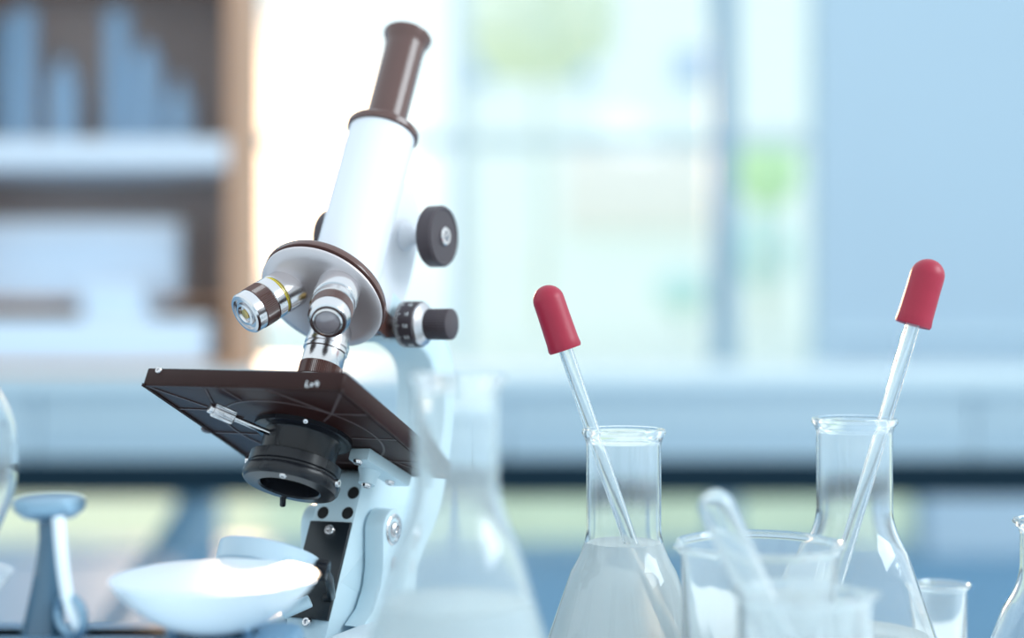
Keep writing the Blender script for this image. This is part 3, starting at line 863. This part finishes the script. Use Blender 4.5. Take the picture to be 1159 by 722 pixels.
dropper((1048, 292), (1033, 368), (952, 616), DR - .001, 'glass dropper with red rubber bulb leaning right in the right flask', rb=.0091)
# beakers
def beaker(loc, label, R_, H_, wall=.0013, spout=0.0, group=None):
    t = thing('glass_beaker', label, 'beaker', loc)
    bm = B()
    o = Vector(loc)
    ot = [(0, 0), (R_ - .004, 0), (R_ - .001, .0012), (R_, .004), (R_, H_ - .004), (R_ + .0008, H_ - .002), (R_ + .0024, H_ - .0006), (R_ + .0024, H_ + .0002), (R_ + .001, H_ + .0006)]
    it = [(R_ - wall, H_ - .003), (R_ - wall, .004), (R_ - .004, wall), (0, wall)]
    lathe(bm, ot + it, o, n=96)
    if spout:
        for v in bm.verts:
            q = v.co - o
            if q.z > H_ - .012:
                a = math.atan2(q.y, q.x) - R(spout)
                a = (a + math.pi) % (2 * math.pi) - math.pi
                k = max(0, 1 - abs(a) / .32)
                rr_ = Vector((q.x, q.y, 0)).normalized()
                v.co += rr_ * (.005 * k * k * (3 - 2 * k) * ((q.z - H_ + .012) / .012))
    obj('glass_body', bm, M['glowglass'], t, smooth=50)
    return t
Db = .70
bx = at(865, 0, Db).x
# the wide beaker stands behind the flasks' front glass
beaker((at(860, 0, .655).x, .655, TABLE), 'wide glass beaker between the middle and right flasks', .036, .092, spout=200)
beaker((at(1066, 0, .80).x, .80, TABLE), 'small glass beaker behind the right flask', .0135, .046)
fbD = .575
fb = beaker((at(905, 0, fbD).x, fbD, TABLE), 'small blurred front beaker holding an upturned test tube', .025, .085, spout=-10)
# upturned test tube leaning in the front beaker
p0, p1 = at(803, 556, fbD), at(878, 722, fbD)
d = (p0 - p1).normalized()
c = p0 - d * ((p0.z - TABLE - .0045) / d.z)
bm = B()
Lt = (p0 - c).length; r_ = .0070; w_ = .0011
n = 8
ot = [(r_, 0), (r_, Lt - r_)] + [(r_ * math.cos(math.pi / 2 * k / n), Lt - r_ + r_ * math.sin(math.pi / 2 * k / n)) for k in range(1, n)] + [(0, Lt)]
ri = r_ - w_
it = [(0, Lt - w_)] + [(ri * math.cos(math.pi / 2 * k / n), Lt - r_ + ri * math.sin(math.pi / 2 * k / n)) for k in range(n - 1, 0, -1)] + [(ri, Lt - r_), (ri, 0)]
lathe(bm, ot[:-1] + [(1e-5, Lt), (1e-5, Lt - w_)] + it[1:], c, d, 48, closed=True)
tag(obj('test_tube', bm, M['glowglass'], origin=c, smooth=50), 'upturned glass test tube leaning left out of the front beaker', 'test tube')
# pear-shaped flask standing in the balance's left pan
zc0 = zr - .0222
hb = at(0, 520, BDp).z - zc0
Rr = at(14, 0, BDp).x - px_l
bm = B()
ot = spline([(.020, 0, 0), (.026, .004, 0), (Rr * .80, hb * .5, 0), (Rr * .96, hb * .78, 0), (Rr, hb, 0), (Rr * .93, hb * 1.28, 0), (Rr * .62, hb * 1.62, 0), (.013, hb * 1.9, 0), (.012, hb * 2.4, 0), (.0145, hb * 2.45, 0)], 6)
o2 = [(p.x, p.y) for p in ot]
lathe(bm, [(0, 0)] + o2 + [(p[0] - .0014, max(p[1], .0014)) for p in o2[::-1]] + [(0, .0014)], (px_l, BDp, zc0), n=72)
tag(obj('pear_shaped_flask', bm, M['glass'], origin=(px_l, BDp, zc0), smooth=50), "round-bellied glass flask at the left edge, in the balance's left bowl", 'flask')
